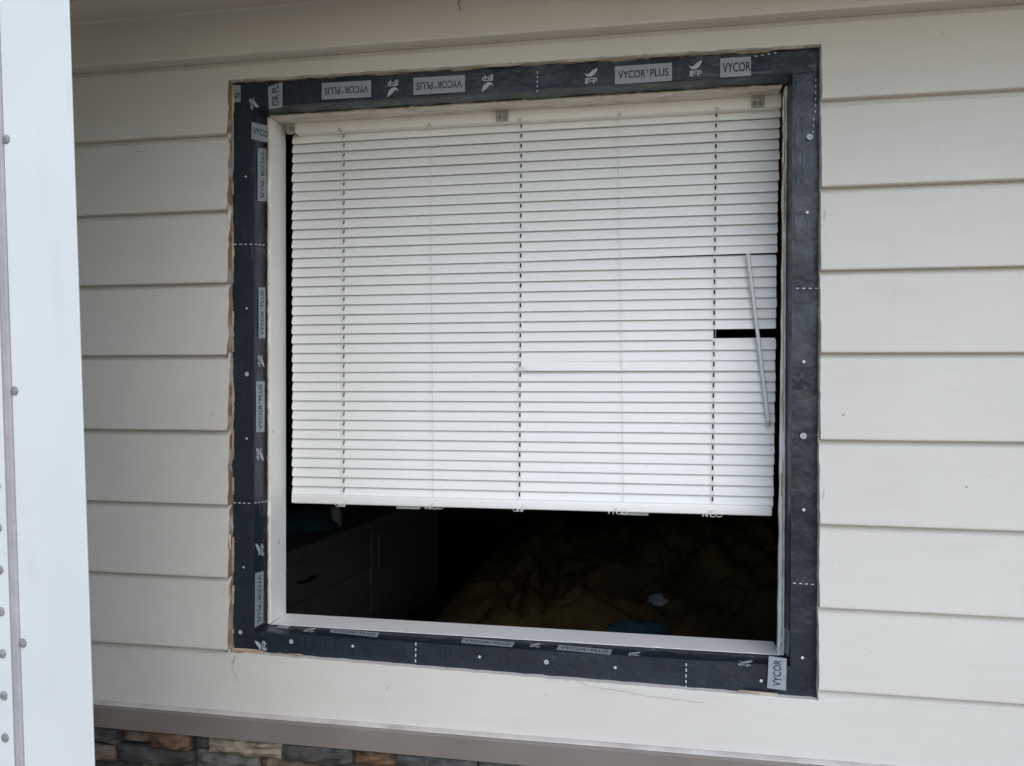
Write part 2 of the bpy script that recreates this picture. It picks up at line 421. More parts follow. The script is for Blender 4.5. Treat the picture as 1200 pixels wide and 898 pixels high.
# ------------------------------------------------------------------ old wooden frame left in the opening
frame = empty('window_frame', ((JL+JR)/2, D1, FB)); tag(frame, 'worn white wooden frame left inside the cut-out opening', 'window frame')
def rough_bar(name, a0, a1, axis, c0, c1, y0, y1, mt, seed, amp=.0018, step=.009, skew=0):
    """bar along x or z with a chewed front edge; c0..c1 across, inner side is c1"""
    vs, fs = [], []; n = max(2, int(abs(a1-a0)/step))
    for i in range(n+1):
        a = a0+(a1-a0)*i/n
        j1 = amp*nz(a*40, seed) + amp*.6*nz(a*130, seed+3); j2 = amp*1.2*nz(a*60, seed+7)
        ch = .003 + .002*nz(a*50, seed+11)
        s = 1 if c1 > c0 else -1; c1_ = c1; c1 += skew*((a-a0)/(a1-a0)-.5)*2 + (.0016*nz(a*22, seed+21) if skew else 0)
        prof = [(c0, y0+j2), (c1-s*ch, y0+j2), (c1+.3*j1*0, y0+abs(ch)), (c1, y1), (c0, y1)]
        for c, y in prof: vs.append((a, y, c) if axis == 'x' else (c, y, a))
        c1 = c1_
    k = 5
    for i in range(n):
        for j in range(k): fs.append((i*k+j, (i+1)*k+j, (i+1)*k+(j+1)%k, i*k+(j+1)%k))
    fs.append(tuple(range(k))); fs.append(tuple(n*k+j for j in range(k))[::-1])
    bm = bmesh.new(); bv = [bm.verts.new(v) for v in vs]
    for f in fs: bm.faces.new([bv[i] for i in f])
    return bm_obj(name, bm, mt, frame)
rough_bar('jamb', FB+.002, FT-.002, 'z', FL+.002, JL, D1, DJ, M['jamb'], 1)
rough_bar('jamb', FB+.002, FT-.002, 'z', FR-.002, JR, D1-.002, D1+.014, M['jamb'], 2, .0028, .009, .0045)
rough_bar('sill', JL+.001, JR-.001, 'x', FB+.002, SZ, D1-.004, DJ, M['jamb'], 3)
rough_bar('head', JL+.001, JR-.001, 'x', FT+.03, HZ, D1T, D2, M['head'], 4, .003)

# ------------------------------------------------------------------ flashing tape
def tape_thing(label):
    t = empty('flashing_tape', (-.26, YB, 1.0)); tag(t, label, 'flashing tape', 'tape strips round the opening'); return t
T = {k: tape_thing(l) for k, l in dict(
  top='dark flashing tape strip along the top of the opening, upside-down lettering on its left half',
  left='dark flashing tape strip down the left side of the opening beside the brown sawn edge',
  right='dark flashing tape strip down the right side of the opening with printed dots, no lettering',
  bottom='dark flashing tape strip along the bottom of the opening under the white sill').items()}
T['right']['label'] = 'dark flashing tape strip down the right side of the opening, mostly plain with white dots'
def tape_face(x0, x1, z0, z1, y, parent, seed, jag=(0,0,0,0), step=.014):
    """slightly rippled film; jag = edge raggedness left,right,bottom,top"""
    xs, zs = frange(x0, x1, step), frange(z0, z1, step); vs, fs = [], []
    for j, z in enumerate(zs):
        for i, x in enumerate(xs):
            xx, zz = x, z
            if i == 0: xx += jag[0]*nz(z*30, seed)
            if i == len(xs)-1: xx += jag[1]*nz(z*30, seed+2)
            if j == 0: zz += jag[2]*nz(x*22, seed+4)
            if j == len(zs)-1: zz += jag[3]*nz(x*22, seed+6)
            vs.append((xx, y-.0005+.0009*nz(x*14, z*14, seed)+.0010*nz((x+z)*30, (x-z)*7, seed), zz))
    n = len(xs)
    for j in range(len(zs)-1):
        for i in range(n-1): a = j*n+i; fs.append((a, a+1, a+n+1, a+n))
    return mesh('face_band', vs, fs, M['tape'], parent, smooth=True)
def tape_return(side, a0, a1, c, y, parent, seed, dend, jag=.004):
    """band that turns the corner and runs back into the opening"""
    s = {'left': -1, 'right': 1, 'top': 1, 'bottom': -1}[side]     # outward direction of c
    R_ = .0035
    prof = [(c+s*.010, y)] + [(c+s*R_*(1-math.sin(a)), y+R_*(1-math.cos(a))) for a in (0, .4, .8, 1.2, math.pi/2)]
    prof += [(c, y+(dend-y)*t) for t in (.25, .5, .75, 1.0)]
    as_ = frange(a0, a1, .012); vs, fs = [], []; k = len(prof)
    for a in as_:
        for j, (cc, yy) in enumerate(prof):
            rip = .0011*nz(a*9, j*.5, seed) if j > 4 else .0002*nz(a*20, seed)
            if j == k-1: yy += jag*nz(a*16, seed) + jag*.5*nz(a*60, seed+1)
            p = cc + s*(-abs(rip) if j > 4 else 0)
            vs.append((p, yy, a) if side in ('left', 'right') else (a, yy, p))
    for i in range(len(as_)-1):
        for j in range(k-1): fs.append((i*k+j, (i+1)*k+j, (i+1)*k+j+1, i*k+j+1))
    return mesh('return_band', vs, fs, M['tape'], parent, smooth=True)
OTL = W(269.5, 400, YB).x; OTR = XR+.012
TZ1 = max(ZTL, ZTR)+.012
TB0 = min(ZBL, ZBR)-.012
y1, y2, y3, y4 = YB-.0008, YB-.002, YB-.0032, YB-.0044
FTy = FT
tape_face(OTL+.001, OTR, TB0, FB+.02, y1, T['bottom'], 1)
tape_face(OTL, FL+.0005, ZBL+.004, TZ1, y2, T['left'], 2, (.0025, 0, .001, 0))
tape_face(FR-.0005, OTR, TB0+.006, TZ1, y2, T['right'], 3, (0, 0, .001, 0))
tape_face(OTL+.018, OTR-.002, FT-.0005, TZ1+.002, y3, T['top'], 4)
# bottom face stops at its fold: rebuild as band below the fold
bpy.data.objects.remove(T['bottom'].children[0])
tape_face(OTL+.001, OTR, TB0, FB+.0005, y1, T['bottom'], 1)
tape_return('bottom', FL+.001, FR-.001, FB, y1, T['bottom'], 11, D1+.002)
tape_return('left', FB+.001, FT-.001, FL, y2-.0006, T['left'], 12, D1-.002)
tape_return('right', FB+.001, FT-.001, FR, y2-.0006, T['right'], 13, D1-.002)
tape_return('top', FL+.001, FR-.001, FT, y3-.0006, T['top'], 14, D1T+.001, .009)

# printing --------------------------------------------------------
def text_mesh(body, bold=0.0, space=1.0):
    cu = bpy.data.curves.new('t', 'FONT'); cu.body = body; cu.resolution_u = 3; cu.offset = bold; cu.space_character = space
    o = bpy.data.objects.new('t', cu); COL.objects.link(o)
    dg = bpy.context.evaluated_depsgraph_get(); me = bpy.data.meshes.new_from_object(o.evaluated_get(dg))
    vs = [v.co.copy() for v in me.vertices]; fs = [tuple(p.vertices) for p in me.polygons]
    bpy.data.objects.remove(o); bpy.data.curves.remove(cu); bpy.data.meshes.remove(me)
    a = min(v.x for v in vs); b = max(v.x for v in vs); c = min(v.y for v in vs); d = max(v.y for v in vs)
    return [((v.x-a)/(b-a), (v.y-c)/(d-c)) for v in vs], fs
TXT = {s: text_mesh(s, .012) for s in ('VYCOR\u00ae PLUS', 'VYCOR', 'OR PL', 'VYCO', 'S')}
def compose(parts):
    uv, fs = [], []
    for body, u0, u1, v0, v1 in parts:
        a, f = text_mesh(body, .012); b = len(uv)
        uv += [(u0+(u1-u0)*u, v0+(v1-v0)*v) for u, v in a]; fs += [tuple(i+b for i in q_) for q_ in f]
    return uv, fs
TXT['VYCOR\u00ae PLUS'] = compose([('VYCOR', 0, .545, 0, 1), ('\u00ae', .56, .60, .6, 1), ('PLUS', .64, 1, 0, 1)])
GCP = text_mesh('gcp', .025)
def wing():
    """bird-like leaf mark above the letters, in unit box"""
    P = []
    P.append([(.02,.46), (.10,.42), (.20,.30), (.34,.36), (.46,.52), (.62,.70), (1.0,1.0), (.97,.72), (.90,.48), (.78,.26), (.60,.10), (.38,.02), (.20,.08), (.08,.24)])
    return P
def bil(q, u, v):
    return q[0]*(1-u)*(1-v) + q[1]*u*(1-v) + q[2]*u*v + q[3]*(1-u)*v
def planes(kind):
    if kind == 'face': return Vector((0, YB-.0062, 0)), Vector((0, 1, 0))
    if kind == 'left': return Vector((FL+.0016, 0, 0)), Vector((-1, 0, 0))
    if kind == 'right': return Vector((FR-.0016, 0, 0)), Vector((1, 0, 0))
    if kind == 'bottom': return Vector((0, 0, FB+.0016)), Vector((0, 0, -1))
    if kind == 'top': return Vector((0, 0, FT-.0016)), Vector((0, 0, 1))
def quad(pxs, kind):
    p0, n = planes(kind); return [onplane(x, y, p0, n) for x, y in pxs], n
def flip_ok(q): return q
def label(parent, kind, pxs, text=None, m=(.06, .28, .94, .72)):
    """pxs: four pixels in reading order bottom-left, bottom-right, top-right, top-left"""
    q, n = quad(pxs, kind)
    vs = [bil(q, u, v) for v in (0, 1) for u in (0, .25, .5, .75, 1)]
    o = mesh('printed_label', vs, [(i, i+1, i+6, i+5) for i in range(4)], M['lab'], parent)
    if text:
        uv, fs = TXT[text]
        tv = [bil(q, m[0]+(m[2]-m[0])*u, m[1]+(m[3]-m[1])*v) - n*.0004 for u, v in uv]
        mesh('lettering', tv, fs, M['ink'], o)
    return o
def logo(parent, kind, pxs):
    q, n = quad(pxs, kind); vs, fs = [], []
    for P in wing():
        fs.append(tuple(range(len(vs), len(vs)+len(P)))); vs += [bil(q, u, .42+.58*v) for u, v in P]
    uv, tf = GCP; b = len(vs); vs += [bil(q, .02+.96*u, .38*v) for u, v in uv]; fs += [tuple(i+b for i in f) for f in tf]
    return mesh('printed_logo', vs, fs, M['white'], parent)
def rect(x0, y0, x1, y1, slope=0.0):       # upright reading
    dx = (x1-x0)*slope
    return [(x0, y1), (x1, y1+dx), (x1, y0+dx), (x0, y0)]
def rot180(r): return [r[2], r[3], r[0], r[1]]
def readdown(r): return [r[3], r[0], r[1], r[2]]     # text runs downward
def readup(r): return [r[1], r[2], r[3], r[0]]       # text runs upward
def dot(parent, px, py, rpx, ring=False, kind='face'):
    p0, n = planes(kind); c = onplane(px, py, p0, n); r = rpx/590
    vs = [c] + [c + Vector((math.cos(a), 0, math.sin(a)))*r for a in [2*math.pi*k/14 for k in range(14)]]
    fs = [(0, 1+k, 1+(k+1) % 14) for k in range(14)]
    o = mesh('printed_dot', vs, fs, M['white'] if ring else M['dot'], parent)
    if ring:
        v2 = [c - n*.0003] + [c - n*.0003 + Vector((math.cos(a), 0, math.sin(a)))*r*.35 for a in [2*math.pi*k/10 for k in range(10)]]
        mesh('dot_centre', v2, [(0, 1+k, 1+(k+1) % 10) for k in range(10)], M['lab'], o)
def dashes(parent, pts, vertical, ln=4.5, wd=1.6, kind='face'):
    p0, n = planes(kind); vs, fs = [], []
    for x, y in pts:
        hx, hy = (wd/2, ln/2) if vertical else (ln/2, wd/2)
        b = len(vs); vs += [onplane(x+a*hx, y+c*hy, p0, n) for a, c in ((-1,1),(1,1),(1,-1),(-1,-1))]; fs.append((b, b+1, b+2, b+3))
    mesh('printed_dashes', vs, fs, M['dot'], parent)
VP = 'VYCOR\u00ae PLUS'
t = T['top']
label(t, 'face', rot180(rect(377, 97.5, 435, 117, -.055)), VP)
logo(t, 'face', rot180(rect(454, 94, 467, 114, -.05)))
label(t, 'face', rot180(rect(484.5, 91.5, 545, 111.5, -.06)), VP)
logo(t, 'face', rot180(rect(564.5, 88, 578.5, 108, -.05)))
dashes(t, [(629.5, 85+5.4*k) for k in range(5)], True, 2.2, 1.2)
logo(t, 'face', rect(685, 80, 700, 98.5, -.05))
label(t, 'face', rect(720.5, 78, 787.5, 99, -.066), VP)
logo(t, 'face', rect(807.5, 71, 822.5, 90, -.05))
label(t, 'face', rect(844, 68.5, 880, 91, -.06), 'VYCOR', (.08, .24, .99, .74))
dashes(t, [(886+7.5*k, 66-1.3*k) for k in range(4)], False, 2.8, 1.2)
t = T['left']
label(t, 'face', readup(rect(273.5, 100, 282, 120)), 'S', (.2, .15, .6, .8))
logo(t, 'face', readdown([(293.5, 130), (303.5, 126), (300.5, 113), (292, 116)]))
label(t, 'face', readup([(315, 128), (331, 126), (331, 96), (314, 102)]), 'OR PL', (.1, .25, .95, .75))
label(t, 'face', [(294.5, 163), (314.5, 167.5), (315, 148), (295, 143)], 'VYCO', (.1, .3, .95, .7))
label(t, 'face', [(271.5, 201), (274, 201), (274, 140), (271, 140)])
label(t, 'left', readdown(rect(302, 174, 312.5, 236)), VP)
dashes(t, [(276+6*k, 286.5) for k in range(4)], False, 3.0, 1.1)
dashes(t, [(300+4.5*k, 286.3+.5*k) for k in range(3)], False, 2.4, 1.1, 'left')
label(t, 'left', readup(rect(303, 337, 311, 396.5)), VP)
logo(t, 'left', readdown(rect(302, 416, 310, 430)))
label(t, 'left', readup(rect(300, 447, 310, 506.5)), VP)
logo(t, 'left', readdown(rect(300, 525, 309.5, 540)))
dashes(t, [(275+5.6*k, 589.3+.25*k) for k in range(4)], False, 3.0, 1.1)
dashes(t, [(299.5+4*k, 589.5-.6*k) for k in range(4)], False, 2.4, 1.1, 'left')
logo(t, 'left', readup(rect(299, 637, 309.5, 652)))
label(t, 'left', readdown([(298.5, 736), (308.5, 730), (309, 669), (299, 672)]), VP)
for x, y in ((288, 207), (289, 361.5), (289, 514), (285.5, 665)): dot(t, x, y, 1.4)
dot(t, 289.3, 438.5, 2.7, True); dot(t, 281.7, 741, 2.6, True)
t = T['right']
dot(t, 949, 160.5, 3.4, True); dot(t, 941.5, 511, 3.4, True)
for x, y in ((946, 249), (942, 424), (942, 597.7), (940.5, 771)): dot(t, x, y, 1.7)
dashes(t, [(934.5+7.4*k, 338) for k in range(4)], False, 3.4, 1.1)
dashes(t, [(931+7*k, 683.5+.5*k) for k in range(4)], False, 3.4, 1.1)
dashes(t, [(956-.1*k, 94+7.4*k) for k in range(6)] + [(953.5-.4*k, 140+7.3*k) for k in range(3)], True, 2.8, 1.1)
label(t, 'right', readup([(918, 763), (924.5, 769), (925.5, 740), (917.5, 734)]), VP, (.1, .3, .9, .7))
t = T['bottom']
logo(t, 'face', readup(rect(298, 751, 312.5, 763)))
dot(t, 341.3, 752, 2.8, True); dot(t, 640.3, 776, 2.8, True)
for x, y in ((413.3, 757.3), (562, 770), (721, 782.5), (892, 798)): dot(t, x, y, 1.7)
dashes(t, [(487.3-.1*k, 755+6.5*k) for k in range(5)], True, 3.6, 1.4)
dashes(t, [(804.2-.1*k, 779+6.6*k) for k in range(5)], True, 3.6, 1.4)
label(t, 'face', readup([(899, 806.5), (921, 809.5), (922, 772), (901, 769)]), 'VYCOR', (.1, .28, .92, .72))
label(t, 'bottom', [(385.5, 741), (442, 747), (444.5, 741.5), (389, 737)], VP)
label(t, 'bottom', [(540, 753.5), (600, 758.5), (603.5, 753), (543, 747.5)], VP)
label(t, 'bottom', [(652, 761.5), (715, 767.5), (717.5, 761.5), (655, 756)], VP)
label(t, 'bottom', [(324, 735.5), (337, 737.5), (341, 733.5), (328, 731.5)])
logo(t, 'bottom', [(355, 740), (368, 741.5), (371, 736), (358, 734.5)])
logo(t, 'bottom', [(735, 768), (749, 769.5), (751, 764), (738, 762.5)])
logo(t, 'bottom', [(864, 780), (880, 782), (882, 774), (867, 772)])
logo(t, 'bottom', [(620, 758), (632, 759.5), (634, 754), (622, 752.5)])

# flakes of caulk, paint and splintered wood along the sawn line --------------------
def ragged(name, pts_fn, s0, s1, mt, seed, wmax=.004, thr=0.0, proud=.002, step=.004, par=None):
    """uneven beads along a line; pts_fn(s) -> (point, across direction)"""
    vs, fs = [], []; prev = None; n = int(abs(s1-s0)/step)
    def flush():
        if len(fs) >= 8:
            k = len(vs); mesh(name, vs, fs + [(0, 1, 2, 3), (k-1, k-2, k-3, k-4)], mt, par or house)
        vs.clear(); fs.clear()
    for i in range(n+1):
        s = s0+(s1-s0)*i/n; wv = nz(s*13, seed) + .35*nz(s*70, seed+5) - thr
        if wv <= 0.02: prev = None; flush(); continue
        wv = min(wmax, wv*wmax*1.6)
        p, a = pts_fn(s); off = .001*nz(s*70, seed+9)
        b = len(vs); pr = proud*(.6+.8*abs(nz(s*110, seed+2)))
        vs += [p+a*(off-wv*.5), p+a*off+Vector((0, -pr, 0)), p+a*(off+wv*.5), p+a*off+Vector((0, .004, 0))]
        if prev is not None:
            for k in range(4): fs.append((prev+k, b+k, b+(k+1) % 4, prev+(k+1) % 4))
        prev = b
    flush()
topl = lambda s: (Vector((s, .014, ztop(s)+.0005)), Vector((0, 0, 1)))
ragged('caulk_remnant', topl, XL, XR, M['flake'], 3, .006, -.28, .010)
ragged('wood_splinter', lambda s: (Vector((s, .023, ztop(s)-.001)), Vector((0, 0, 1))), XL, XR, M['splint'], 8, .006, -.15, .003)
ragged('caulk_remnant', lambda s: (Vector((XL-.001, .012, s)), Vector((1, 0, 0))), ZBL, ZTL, M['flake'], 13, .005, .05, .008)
ragged('wood_splinter', lambda s: (Vector((XL+.002, .020, s)), Vector((1, 0, 0))), ZBL, ZTL, M['splint'], 18, .007, -.05, .006)
ragged('caulk_remnant', lambda s: (Vector((XR+.0005, .010, s)), Vector((1, 0, 0))), ZBR, ZTR, M['flake'], 23, .0035, -.05, .006)
ragged('caulk_remnant', lambda s: (Vector((s, .018, zbot(s)+.0005)), Vector((0, 0, 1))), XL, XR, M['flake'], 33, .0035, .25, .004)
ragged('wood_splinter', lambda s: (Vector((s, .022, zbot(s)+.0015)), Vector((0, 0, 1))), XL, XL+.16, M['splint'], 43, .008, -.2, .004)
for (xa, xb, ya, yb, hh) in ((575, 632, 789.5, 796.5, 4.5), (866, 912, 811, 815.5, 3.5), (280, 305, 764, 767, 6)):   # bare strips where paint tore off the lower board
    a, b = W(xa, ya, .010), W(xb, yb, .010); k = hh/590
    mesh('torn_patch', [(a.x, .0165, a.z-.0005), (b.x, .0155, b.z-k), (b.x, .0165, b.z+.001), (a.x+.3*(b.x-a.x), .0175, a.z*.7+b.z*.3+.001), (a.x, .0185, a.z), (a.x, .019, a.z-.0005), (b.x, .019, b.z-k), (b.x, .019, b.z+.001), (a.x, .019, a.z)],
         [(0, 1, 2, 3, 4), (0, 5, 6, 1), (1, 6, 7, 2), (2, 7, 8, 4, 3), (4, 8, 5, 0)], M['splint'], house)
ragged('paint_bead', lambda q: (Vector((FL+.0062, D1-.001, q)), Vector((1, 0, 0))), FB+.01, FT-.01, M['flake'], 61, .007, -.3, .005, .004, frame)
ragged('bare_wood_chip', lambda q: (Vector((FL+.0035, D1-.0015, q)), Vector((1, 0, 0))), FB+.01, FT-.01, M['splint'], 63, .004, .12, .003, .004, frame)
ragged('paint_bead', lambda q: (Vector((FR-.0068, D1-.003, q)), Vector((1, 0, 0))), FB+.01, FT-.012, M['flake'], 71, .007, -.3, .005, .004, frame)
ragged('bare_wood_chip', lambda q: (Vector((FR-.0085, D1-.0045, q)), Vector((1, 0, 0))), FB+.01, FT-.012, M['splint'], 74, .003, .2, .003, .004, frame)
ragged('paint_bead', lambda q: (Vector((q, D1-.006, SZ-.0045)), Vector((0, 0, 1))), FL+.012, FR-.012, M['jamb'], 81, .008, -.35, .004, .004, frame)
ragged('bare_wood_chip', lambda q: (Vector((q, D1T-.001, HZ-.0005)), Vector((0, 0, 1))), FL+.012, FR-.012, M['splint'], 91, .005, -.05, .004, .004, frame)
ragged('paint_bead', lambda q: (Vector((q, D1T+.004, HZ-.0008)), Vector((0, 0, 1))), FL+.012, FR-.012, M['flake'], 95, .005, -.1, .005, .004, frame)
def crack(pxs, wmm, mt):
    pts = []
    for (xa, ya), (xb, yb) in zip(pxs[:-1], pxs[1:]):
        n = max(2, int(math.hypot(xb-xa, yb-ya)/4))
        for i in range(n): pts.append((xa+(xb-xa)*i/n+random.uniform(-.7, .7), ya+(yb-ya)*i/n+random.uniform(-.9, .9)))
    vs, fs = [], []
    for i, (x, y) in enumerate(pts):
        h = wmm/2000*random.uniform(.3, 1.2); p = W(x, y, -.0006)
        t_ = (W(*pts[min(i+1, len(pts)-1)], 0)-W(*pts[max(i-1, 0)], 0)).normalized(); a_ = Vector((-t_.z, 0, t_.x))
        # follow the slanted face of the board that carries it
        zb_ = max([z for z in LAP+[ZTRIM-.01] if z <= p.z], default=ZTRIM); yy = .012*(p.z-zb_)/.165 - .0008 if p.z < LAP[0] else -.018 + .008*(p.z-LAP[0])/.0945 - .0014
        for sg in (-1, 1): q_ = p+a_*h*sg; vs.append((q_.x, yy, q_.z))
        if i: b = 2*i; fs.append((b-2, b, b+1, b-1))
    mesh('paint_crack', vs, fs, mt, house)
ck = mat('crack_dirt', (.33, .30, .26), .9); ck2 = mat('crack_pale_dirt', (.45, .42, .38), .9)
crack([(640, 800), (672, 799), (690, 806), (720, 811), (760, 818), (830, 826)], .9, ck2)
crack([(272, 775), (270, 786), (276, 796), (277, 806)], 1.3, ck)
crack([(273, 771), (267, 783)], 1.6, ck)
crack([(456, 804), (449, 815)], 1.3, ck)
crack([(262, 690), (258, 699), (264, 703)], 1.2, ck)
crack([(966, 575), (965, 590)], 1.5, ck2)
crack([(968, 245), (966, 262)], 1.6, ck2)
crack([(150, 176), (172, 175)], 1.4, ck2)
crack([(541, 1), (538, 8), (542, 13), (540, 18)], 3.0, mat('dark_scuff', (.09, .08, .07), .9))

# ------------------------------------------------------------------ the blind
YS = .150
blind = empty('window_blind', ((JL+JR)/2, YS, W(600, 600, YS).z)); tag(blind, 'white mini blind lowered most of the way in the opening, one slat snapped', 'window blind')
zt_slat = (W(345, 157, YS).z + W(905, 125, YS).z)/2
zb_rail = (W(345, 589, YS).z + W(903, 604, YS).z)/2
bl = W(343, 300, YS).x; br = W(911, 300, YS).x
NS = 38; rail_h = .0205
xmid = (bl+br)/2
k_top = (W(905, 125, YS).z - W(345, 157, YS).z)/(W(905, 125, YS).x - W(345, 157, YS).x)
k_bot = (W(903, 604, YS).z - W(345, 589, YS).z)/(W(903, 604, YS).x - W(345, 589, YS).x)
def shear(o, k):
    for v in o.data.vertices: v.co.z += k*(v.co.x-xmid)
    return o
pitch = (zt_slat - (zb_rail+rail_h) + .001)/NS
print('BLIND', zt_slat-ZC, zb_rail-ZC, bl, br, pitch, W(345,157,YS).z-ZC, W(905,125,YS).z-ZC, W(345,589,YS).z-ZC, W(903,604,YS).z-ZC)
cx_top = [W(p, 160, YS).x for p in (403, 506.5, 611, 726, 839)]
cx_bot = [W(p, 575, YS).x for p in (403, 510, 609, 732.5, 834.5)]
def slat_mesh(frac, x0, x1, zfun=None, yfun=None, tilt=math.radians(80), wdt=.0252):
    holes = [cx_top[k]+(cx_bot[k]-cx_top[k])*frac for k in (0, 2, 4)]
    xs = frange(x0+.002, x1-.002, .045)
    xs = [x for x in xs if all(abs(x-h) > .004 for h in holes)]
    for h in holes:
        if x0+.004 < h < x1-.004: xs += [h-.0019, h+.0019]
    xs = sorted([x0] + xs + [x1]); vs, fs = [], []; K = 8
    for i, x in enumerate(xs):
        for j in range(K+1):
            s = (j/K-.5)*wdt; crown = .0014*(1-(2*j/K-1)**2)
            # s along width (top inward -> bottom outward), crown bulges out to the street
            y = math.cos(tilt)*s - math.sin(tilt)*crown
            z = math.sin(tilt)*s + math.cos(tilt)*(-crown)
            if (i in (0, len(xs)-1)) and j in (0, K): x_ = x + (.0018 if i == 0 else -.0018)
            else: x_ = x
            vs.append((x_, y + (yfun(x) if yfun else 0), z + (zfun(x) if zfun else 0)))
    for i in range(len(xs)-1):
        mid = (xs[i]+xs[i+1])/2
        ishole = any(abs(mid-h) < .001 for h in holes)
        for j in range(K):
            if ishole and j in (3, 4, 5): continue
            a = i*(K+1)+j; fs.append((a, a+K+1, a+K+2, a+1))
    me = bpy.data.meshes.new('slat'); me.from_pydata(vs, [], fs); me.materials.append(M['blind'])
    me.polygons.foreach_set('use_smooth', [True]*len(fs)); me.update(); return me
sm = lambda x, a, b: max(0, min(1, (x-a)/(b-a)))
for k in range(NS):
    fr = k/(NS-1); zf = None; x1 = br + (W(906, 590, YS).x-br)*sm(fr, .2, 1) + (W(914, 130, YS).x-br)*sm(1-fr, .75, 1)
    tl = math.radians(71 + random.uniform(-1.8, 1.8))
    wav = random.uniform(-.0004, .0004); ph = random.uniform(0, 6)
    ks = k_top+(k_bot-k_top)*fr
    base = (lambda wav, ph: (lambda x: wav*math.sin(x*5+ph)))(wav, ph)
    zf = base
    xm = cx_top[2]
    if k == 13: zf = lambda x: .0042*sm(x, xm, br)**.7
    if 14 <= k <= 20: zf = (lambda k: (lambda x: -.0012*sm(x, xm, br)*(1-(k-14)/7)))(k)
    if k == 21: x1 = W(836, 387, YS).x
    yf = None
    if k == 24: zf = lambda x: (.0012*(1-sm(x, cx_bot[2], br)) if x > cx_bot[2] else 0); yf = lambda x: (-.0058*(1-.8*sm(x, cx_bot[2], br)) if x > cx_bot[2] else 0)
    zf = (lambda zf_, ks: (lambda x: zf_(x)+ks*(x-xmid)))(zf, ks)
    o = link('slat', slat_mesh(fr, bl + random.uniform(-.0012, .0006), x1 + random.uniform(-.0006, .0012) if k != 21 else x1, zf, yf, tl), blind)
    o.matrix_parent_inverse = Matrix.Translation(-Vector(blind.location))
    o.location = (0, YS, zt_slat - pitch*(k+.5) - .001)
    if k == 21: o['label'] = 'slat snapped off short at its right end'
# head rail
hz0l, hz1l = W(350, 155.5, .128).z, W(350, 140.5, .128).z
hz0r, hz1r = W(915, 124.5, .128).z, W(915, 108, .128).z
hz0, hz1 = (hz0l+hz0r)/2, (hz1l+hz1r)/2
hz1 -= .0028
hx0, hx1 = W(347, 148, .128).x, W(914.5, 115, .128).x
bm = bmesh.new(); bm_box(bm, hx0, hx1, .128, .158, hz0, hz1, .0014)
k_head = (hz0r-hz0l)/(W(915, 124.5, .128).x-W(350, 155.5, .128).x); shear(bm_obj('head_rail', bm, M['rail'], blind), k_head)
shear(box('end_cap', hx0-.0022, hx0+.006, .1265, .159, hz0-.001, hz1+.001, M['rail'], blind, .001), k_head)
shear(box('end_cap', hx1-.006, hx1+.0022, .1265, .159, hz0-.001, hz1+.001, M['rail'], blind, .001), k_head)
shear(prism('rail_lip', [(.1272, hz0-.0005), (.1295, hz0-.0005), (.1295, hz0+.003), (.1272, hz0+.0025)], hx0+.007, hx1-.007, M['rail'], blind), k_head)
def bracket(px, py):
    c = W(px, py, .124); bm = bmesh.new(); h2, w2 = (hz1-hz0)/2+.003, .0125
    zc = (hz0+hz1)/2+.001
    bm_box(bm, c.x-w2, c.x-w2+.003, .1195, .127, zc-h2, zc+h2, .0008)
    bm_box(bm, c.x+w2-.003, c.x+w2, .1195, .127, zc-h2, zc+h2, .0008)
    bm_box(bm, c.x-w2+.003, c.x+w2-.003, .1225, .1265, zc-h2, zc+h2*.95, .0006)
    bm_box(bm, c.x-w2+.004, c.x-.0025, .1195, .1225, zc-h2*.75, zc-h2*.2, .0006)
    bm_box(bm, c.x+.0025, c.x+w2-.004, .1195, .1225, zc-h2*.75, zc-h2*.2, .0006)
    bm_box(bm, c.x-w2*.6, c.x+w2*.6, .120, .158, zc+h2*.96, zc+h2*.96+.002, .0006)
    return shear(bm_obj('clear_bracket', bm, M['clear'], blind), k_head)
bracket(588.5, 134); bracket(888, 115)
c = W(341, 149, .124); zc = (hz0+hz1)/2; bm = bmesh.new()
bm_box(bm, c.x-.0105, c.x+.009, .124, .126, zc-.014, zc+.017, .0008)
bm_box(bm, c.x-.0125, c.x-.010, .118, .150, zc-.010, zc+.017, .0008)
bm_box(bm, c.x-.008, c.x+.008, .118, .124, zc-.0165, zc-.0135, .001)
bm_box(bm, c.x-.003, c.x+.004, .1215, .124, zc-.006, zc+.001, .001)
shear(bm_obj('clear_bracket', bm, M['clear'], blind), k_head)
# bottom rail
bx0, bx1 = W(341.5, 585, YS-.012).x, W(906.5, 597, YS-.012).x
bm = bmesh.new(); bm_box(bm, bx0+.003, bx1-.002, YS-.0125, YS+.0115, zb_rail, zb_rail+rail_h, .0035, 3)
shear(bm_obj('bottom_rail', bm, M['rail'], blind, True), k_bot)
shear(box('end_cap', bx0, bx0+.0035, YS-.012, YS+.011, zb_rail+.001, zb_rail+rail_h-.001, M['rail'], blind, .0015), k_bot)
for pa, pb, py in ((464, 492, 592), (728, 760, 600)):
    a, b = W(pa, py, YS-.01), W(pb, py, YS-.01)
    bm = bmesh.new(); bm_box(bm, a.x, b.x, YS-.009, YS+.008, zb_rail-.0055, zb_rail+.0003, .0008); bm_box(bm, a.x+.001, b.x-.001, YS-.0115, YS-.009, zb_rail-.0055, zb_rail-.0035, .0006)
    shear(bm_obj('hold_down_clip', bm, M['clear'], blind), k_bot)
